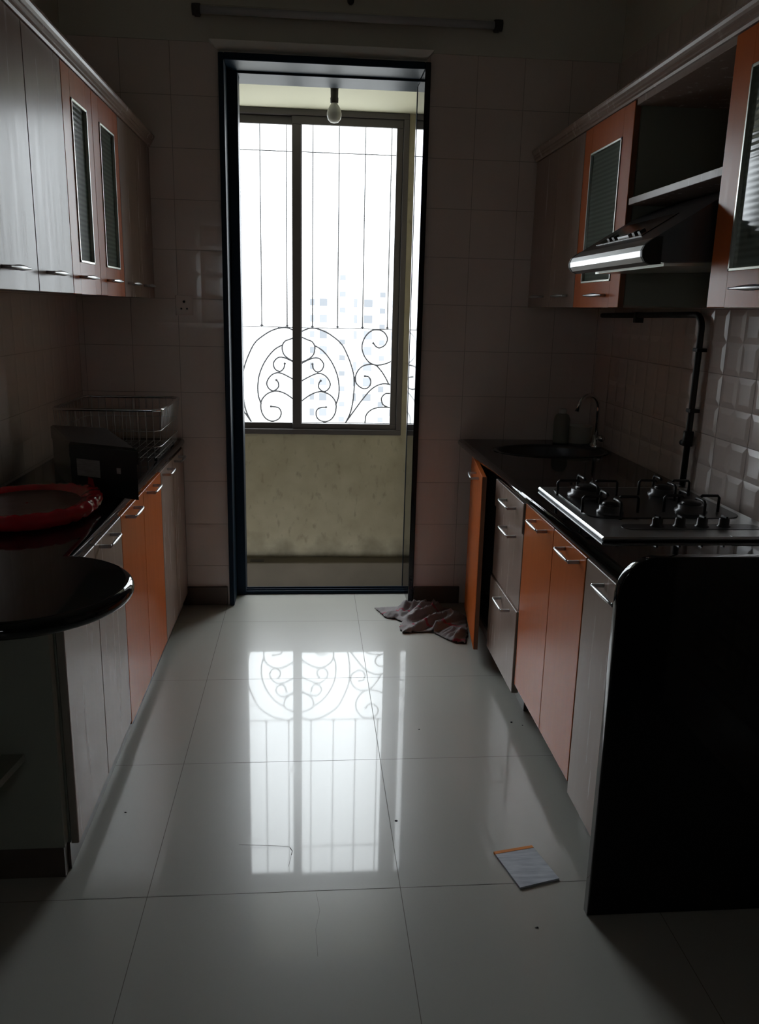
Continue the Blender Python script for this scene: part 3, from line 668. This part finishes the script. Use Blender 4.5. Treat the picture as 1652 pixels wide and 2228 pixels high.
# ------------------------------------------------------------------ sink corner
fc = thing('tap', 'tall swan-neck chrome tap in the far right corner above the sink', 'tap', (1.245, 3.56, .80))
MB().lathe([(.026, .8003), (.025, .812), (.016, .82), (.015, .85), (.0001, .852)], (1.262, 3.50, 0), 20).build('base', 'chrome', fc)
MB().tube([(1.262, 3.50, .85), (1.262, 3.50, .965)] + [(1.213 + .049 * math.cos(a), 3.50 - .02 * (1 - math.cos(a)) / 2, .965 + .060 * math.sin(a)) for a in [math.pi * i / 14 for i in range(1, 13)]] + [(1.158, 3.478, .955)], .0085, 12).build('spout', 'chrome', fc)
MB().tube([(1.262, 3.485, .835), (1.262, 3.44, .845)], .006, 10).lathe([(.0001, -.012), (.014, -.010), (.014, .010), (.0001, .012)], (1.262, 3.435, .845), 14, axis='y').build('lever', 'chrome', fc)
bt = thing('soap_bottle', 'pale soap bottle with a white cap beside the tub behind the sink', 'bottle', (1.135, 3.60, .80))
MB().lathe([(.0001, .8005), (.034, .8005), (.036, .81), (.036, .905), (.028, .925), (.016, .932), (.0001, .933)], (1.135, 3.60, 0), 24).build('body', 'carcass', bt)
MB().lathe([(.017, .932), (.018, .948), (.016, .952), (.0001, .952)], (1.135, 3.60, 0), 20).build('cap', 'white', bt)
tb = MB().lathe([(.0001, .8005), (.045, .8005), (.052, .806), (.056, .875), (.058, .877), (.056, .879), (.053, .875), (.049, .81), (.0001, .808)], (1.215, 3.595, 0), 32).build('tub', 'paint')
tag(tb, 'cream plastic tub standing in the corner beneath the tap', 'tub')

# ------------------------------------------------------------------ gas pipe
gp = thing('gas_pipe', 'black gas pipe running under the right wall cabinets and down the embossed tiles', 'pipe', (1.27, 2.66, .80))
px = 1.280
MB().tube([(px, 3.60, 1.362), (px, 2.70, 1.372)] + [(px, 2.70 - .045 * math.sin(a), 1.327 + .045 * math.cos(a)) for a in [math.pi / 2 * i / 6 for i in range(1, 7)]] + [(px, 2.660, 1.02), (px, 2.665, .802)], .0105, 12).build('pipe', 'pipe', gp)
MB().lathe([(.0001, -.028), (.017, -.025), (.017, .025), (.0001, .028)], (px, 2.662, .965), 16).lathe([(.0001, -.035), (.010, -.035), (.010, .0), (.0001, .0)], (px, 2.645 + .06, .945), 12, axis='y').build('valve', 'pipe', gp)
for (y, z) in ((2.657, 1.26), (2.658, 1.06)): MB().box(px - .013, XR - .001, y - .018, y + .018, z - .006, z + .006, b=.002).build('pipe_clip', 'pipe', gp)
MB().box(px - .013, XR - .001, 3.19, 3.215, 1.338, 1.378, b=.002).build('pipe_clip', 'pipe', gp)

# ------------------------------------------------------------------ left worktop clutter
bk = thing('wire_basket', 'steel wire dish basket at the far end of the left worktop', 'basket', (-.75, 3.35, .79))
bx0, bx1, by0, by1, bz0, bz1 = -.950, -.552, 3.12, 3.585, .797, .980
def ring(x0, x1, y0, y1, z, r): return [(a, b, z) for a, b in rr(x0, x1, y0, y1, r, 5)]
MB().tube(ring(bx0, bx1, by0, by1, bz1, .035), .0055, 8, closed=True).build('rim', 'chrome', bk)
for z in (.84, .90): MB().tube(ring(bx0 + .008, bx1 - .008, by0 + .008, by1 - .008, z, .035), .0015, 6, closed=True).build('hoop', 'steel', bk)
for i in range(13):
    x = bx0 + .03 + (bx1 - bx0 - .06) * i / 12
    MB().tube([(x, by0, bz1), (x, by0 + .015, bz0), (x, by1 - .015, bz0), (x, by1, bz1)], .0013, 6).build('wire', 'steel', bk)
for i in range(15):
    y = by0 + .03 + (by1 - by0 - .06) * i / 14
    MB().tube([(bx0, y, bz1), (bx0 + .015, y, bz0), (bx1 - .015, y, bz0), (bx1, y, bz1)], .0013, 6).build('wire', 'steel', bk)
for x, y in ((bx0 + .03, by0 + .03), (bx1 - .03, by0 + .03), (bx0 + .03, by1 - .03), (bx1 - .03, by1 - .03)): MB().lathe([(.0001, .7905), (.006, .7905), (.006, .797), (.0001, .797)], (x, y, 0), 8).build('foot', 'rubber', bk)
# black carton
cb = thing('black_carton', 'black cardboard carton with a pale label, standing between the red bag and the wire basket', 'box', (-.72, 2.70, .79))
FL, FR, BR, BL = (-.738, 2.575), (-.505, 2.455), (-.70, 2.90), (-.905, 2.955)
def quad(k, z):
    c = Vector((-.712, 2.72)); return [tuple((Vector(p) - c) * k + c) + (z,) for p in (FL, FR, BR, BL)]
v = quad(.97, .7905) + quad(.97, .905)
MB().add(v, [(0, 1, 5, 4), (1, 2, 6, 5), (2, 3, 7, 6), (3, 0, 4, 7), (3, 2, 1, 0), (4, 5, 6, 7)]).build('body', 'box', cb)
v = quad(1.0, .900) + quad(1.0, .940) + quad(.93, .947)
MB().add(v, [(0, 1, 5, 4), (1, 2, 6, 5), (2, 3, 7, 6), (3, 0, 4, 7), (4, 5, 9, 8), (5, 6, 10, 9), (6, 7, 11, 10), (7, 4, 8, 11), (8, 9, 10, 11), (0, 3, 2, 1)]).build('lid', 'box', cb, 'slightly glossy charcoal lid')
q = quad(.97, 0); a = Vector(q[0]); b = Vector(q[1]); nn = Vector((b.y - a.y, a.x - b.x, 0)).normalized()
nn = nn if nn.y < 0 else -nn
def stick(t0, t1, z0, z1, nm, mt):
    p0 = a.lerp(b, t0) + nn * .0015; p1 = a.lerp(b, t1) + nn * .0015; h = nn * .001
    MB().add([(*p0.xy, z0), (*p1.xy, z0), (*p1.xy, z1), (*p0.xy, z1), (*(p0 - h).xy, z0), (*(p1 - h).xy, z0), (*(p1 - h).xy, z1), (*(p0 - h).xy, z1)], [(0, 1, 2, 3), (4, 7, 6, 5), (0, 4, 5, 1), (1, 5, 6, 2), (2, 6, 7, 3), (3, 7, 4, 0)]).build(nm, mt, cb)
stick(.10, .45, .845, .898, 'paper_label', 'label'); stick(.70, .76, .865, .882, 'sticker', 'label')
# red plastic bag wrapped round a flat dark tray
tr_ = thing('plastic_bag', 'crumpled red plastic bag wrapped round a flat round tray on the left worktop', 'bag', (-.78, 2.29, .79))
cx, cy, n = -.780, 2.29, 96
def bagring(prof, rx, ry, amp):
    vs = []
    for r, h in prof:
        for k in range(n):
            a_ = 2 * math.pi * k / n; ca, sa = math.cos(a_), math.sin(a_)
            edge = max(0, (r - .72) / .28)
            w1 = noise.noise(Vector((ca * 3, sa * 3, 1))) * .5 + noise.noise(Vector((ca * 11, sa * 11, r * 9 + h * 40)))
            q = 1 + edge * amp * w1
            tip = max(0, math.cos(a_ - .5)) ** 6 * edge
            x = cx + rx * r * q * ca * (1 + .05 * tip); y = cy + ry * r * q * sa
            f_ = noise.noise(Vector((x * 35, y * 35, h * 30))); f_ = (abs(f_) * 1.4 - .2)
            z = .7903 + max(0, h + (edge * .010 * f_ + .012 * tip) * (1 if h > .004 else 0))
            vs.append((x, y, z))
    return vs, [(i * n + k, i * n + (k + 1) % n, (i + 1) * n + (k + 1) % n, (i + 1) * n + k) for i in range(len(prof) - 1) for k in range(n)]
v_, f_ = bagring([(.74, .034), (.80, .037), (.86, .042), (.92, .044), (.97, .041), (1.0, .032), (1.01, .020), (.99, .009), (.93, .0012), (.5, .0006), (.02, .0006)], .188, .215, .05)
MB().add(v_, f_, 0, True).build('gathered_rim', 'red', tr_)
v_, f_ = bagring([(.76, .0345), (.70, .032), (.55, .031), (.35, .0325), (.02, .032)], .188, .215, .05)
MB().add(v_, f_, 0, True).build('film_over_tray', 'redfilm', tr_, 'dark reddish film stretched flat over the tray')
MB().add([(-.655, 2.445, .818), (-.625, 2.425, .822), (-.634, 2.430, .862), (-.650, 2.440, .866), (-.640, 2.455, .815)], [(0, 1, 2, 3), (0, 3, 4), (4, 3, 2), (4, 2, 1)], 0).build('bag_corner', 'red', tr_)

# ------------------------------------------------------------------ floor things
nb = thing('notepad', 'small pale paper notepad with an orange top edge lying on the floor at right', 'notepad', (.55, 1.765, 0))
A, B, C_, D_ = Vector((.481, 1.822, 0)), Vector((.588, 1.843, 0)), Vector((.622, 1.714, 0)), Vector((.516, 1.686, 0))
def lam(t0, t1, z0, z1, nm, mt):
    p = [A.lerp(D_, t0), B.lerp(C_, t0), B.lerp(C_, t1), A.lerp(D_, t1)]
    vs = [(q_.x, q_.y, z0) for q_ in p] + [(q_.x, q_.y, z1) for q_ in p]
    MB().add(vs, [(0, 1, 2, 3), (4, 7, 6, 5), (0, 4, 5, 1), (1, 5, 6, 2), (2, 6, 7, 3), (3, 7, 4, 0)]).build(nm, mt, nb)
lam(-.01, .06, .0006, .0062, 'binding', 'orangepaper'); lam(.06, 1.0, .0006, .0055, 'pages', 'paper')
# cloth
OUT = [(.306, 3.62), (.33, 3.55), (.345, 3.49), (.39, 3.475), (.415, 3.44), (.395, 3.37), (.408, 3.305), (.47, 3.318), (.536, 3.315), (.575, 3.25), (.608, 3.20), (.665, 3.185), (.69, 3.28), (.71, 3.40), (.725, 3.52), (.66, 3.60), (.55, 3.645), (.448, 3.64), (.38, 3.635)]
def inside(x, y):
    c = False; n_ = len(OUT)
    for i in range(n_):
        x1, y1 = OUT[i]; x2, y2 = OUT[i - 1]
        if (y1 > y) != (y2 > y) and x < (x2 - x1) * (y - y1) / (y2 - y1) + x1: c = not c
    return c
def dist(x, y):
    d = 9
    for i in range(len(OUT)):
        a_, b_2 = Vector(OUT[i]), Vector(OUT[i - 1]); ab = b_2 - a_; t_ = max(0, min(1, (Vector((x, y)) - a_).dot(ab) / ab.dot(ab))); d = min(d, (Vector((x, y)) - a_ - ab * t_).length)
    return d
st = .0065; nx, ny = int(.46 / st), int(.5 / st); idx = {}; vs = []; fs = []
for i in range(nx):
    for j in range(ny):
        x, y = .29 + i * st, 3.17 + j * st
        if inside(x, y):
            d = dist(x, y); u_ = (x * .62 + y * .78); v_ = (x * .78 - y * .62)
            ridge = 1 - abs(2 * noise.noise(Vector((v_ * 13, u_ * 4.0, 1.3)))); ridge = max(0, ridge) ** 3
            r2 = max(0, 1 - abs(2.4 * noise.noise(Vector((v_ * 26 + 5, u_ * 9, 4))))) ** 3
            h = .003 + min(1, d / .03) * (.040 * ridge + .014 * r2 + .003) * (.45 if x < .42 and y > 3.45 else 1.0)
            idx[i, j] = len(vs); vs.append((x, y, h))
for (i, j) in idx:
    if (i + 1, j) in idx and (i, j + 1) in idx and (i + 1, j + 1) in idx: fs.append((idx[i, j], idx[i + 1, j], idx[i + 1, j + 1], idx[i, j + 1]))
rg = MB().add([Vector(p) - Vector((.5, 3.4, 0)) for p in vs], fs, 0, True).build('floor_cloth', 'cloth', fixn=False)
rg.location = (.5, 3.4, 0); md = rg.modifiers.new('thick', 'SOLIDIFY'); md.thickness = .002; md.offset = 1
tag(rg, 'crumpled grey dish cloth with red stripes dropped on the floor by the doorway', 'cloth')
# crumbs of dirt
for i, (x, y, lb) in enumerate(((.371, 2.477, 'dark speck of dirt on the floor mid-aisle right of the window reflection'), (.242, 1.976, 'black speck of dirt on the floor beside the long tile joint'),
                    (.695, 2.512, 'larger dark crumb on the floor near the orange doors below the hob'), (.523, 1.558, 'dark speck on the floor nearest the camera, left of the black end panel'),
                    (.728, 2.490, 'smaller crumb on the floor closest to the orange doors below the hob'), (-.503, 2.051, 'tiny speck on the floor by the near left base cabinet'))):
    r = (.0028, .003, .004, .0028, .0025, .0025)[i]
    c = MB().lathe([(.0001, 0.0002), (r, .0003), (r * .8, r * .6), (.0001, r * .9)], (x, y, 0), 7); c.v = [Vector((p.x + (p.x - x) * .5 * (i % 2), p.y + random.uniform(-1, 1) * r * .3, p.z)) for p in c.v]
    tag(c.build('dirt_crumb', 'black'), lb, 'crumb', 'dirt crumbs on the floor')

# ------------------------------------------------------------------ light fittings
tl = thing('tube_light', 'unlit fluorescent tube light on the wall above the doorway', 'lamp', (.158, 3.66, 2.49))
MB().box(-.455, .77, 3.672, YB - .002, 2.497, 2.520, b=.003).build('batten', 'paint', tl)
MB().tube([(-.44, 3.655, 2.494), (.755, 3.655, 2.494)], .0145, 16).build('tube', 'tubeglass', tl)
for x0, x1 in ((-.462, -.430), (.745, .778)):
    MB().lathe([(.0001, x0), (.021, x0), (.022, (x0 + x1) / 2), (.021, x1), (.0001, x1)], (0, 3.655, 2.494), 20, axis='x').box(x0 + .004, x1 - .004, 3.655, YB - .002, 2.478, 2.510, b=.003).build('tube_holder', 'inside', tl)
ck = MB().lathe([(.0001, 3.665), (.012, 3.667), (.014, 3.680), (.014, 3.693), (.0001, 3.693)], (.163, 0, 2.565), 16, axis='y').tube([(.163, 3.668, 2.565), (.163, 3.655, 2.560), (.163, 3.65, 2.572)], .004, 8).build('wall_hook', 'inside')
tag(ck, 'small dark hook on the wall above the tube light', 'hook')
bl = thing('light_bulb', 'bare white bulb in a holder hanging from the balcony ceiling', 'lamp', (.115, 4.2, 2.385))
MB().lathe([(.0001, 2.3845), (.042, 2.3845), (.042, 2.376), (.022, 2.370), (.0185, 2.36), (.0175, 2.325), (.019, 2.320), (.0185, 2.300), (.0001, 2.298)], (.115, 4.2, 0), 24).build('holder', 'inside', bl)
MB().lathe([(.0001, 2.304), (.0135, 2.304), (.0145, 2.297), (.0215, 2.287), (.0300, 2.273), (.0345, 2.256), (.0345, 2.244), (.0300, 2.228), (.020, 2.217), (.009, 2.2135), (.0001, 2.213)], (.115, 4.2, 0), 32).build('bulb_glass', 'white', bl)
so = thing('power_socket', 'three-pin power socket on the tiled wall left of the doorway', 'socket', (-.535, YB, 1.362))
MB().box(-.572, -.498, YB - .010, YB - .0005, 1.320, 1.405, b=.003).build('plate', 'tile', so, fixn=False)
MB().lathe([(.0001, 3.6843), (.0055, 3.6843), (.0055, 3.686), (.0001, 3.686)], (-.535, 0, 1.378), 12, axis='y').lathe([(.0001, 3.6843), (.0038, 3.6843), (.0038, 3.686), (.0001, 3.686)], (-.547, 0, 1.349), 12, axis='y').lathe([(.0001, 3.6843), (.0038, 3.6843), (.0038, 3.686), (.0001, 3.686)], (-.523, 0, 1.349), 12, axis='y').build('pin_holes', 'black', so)
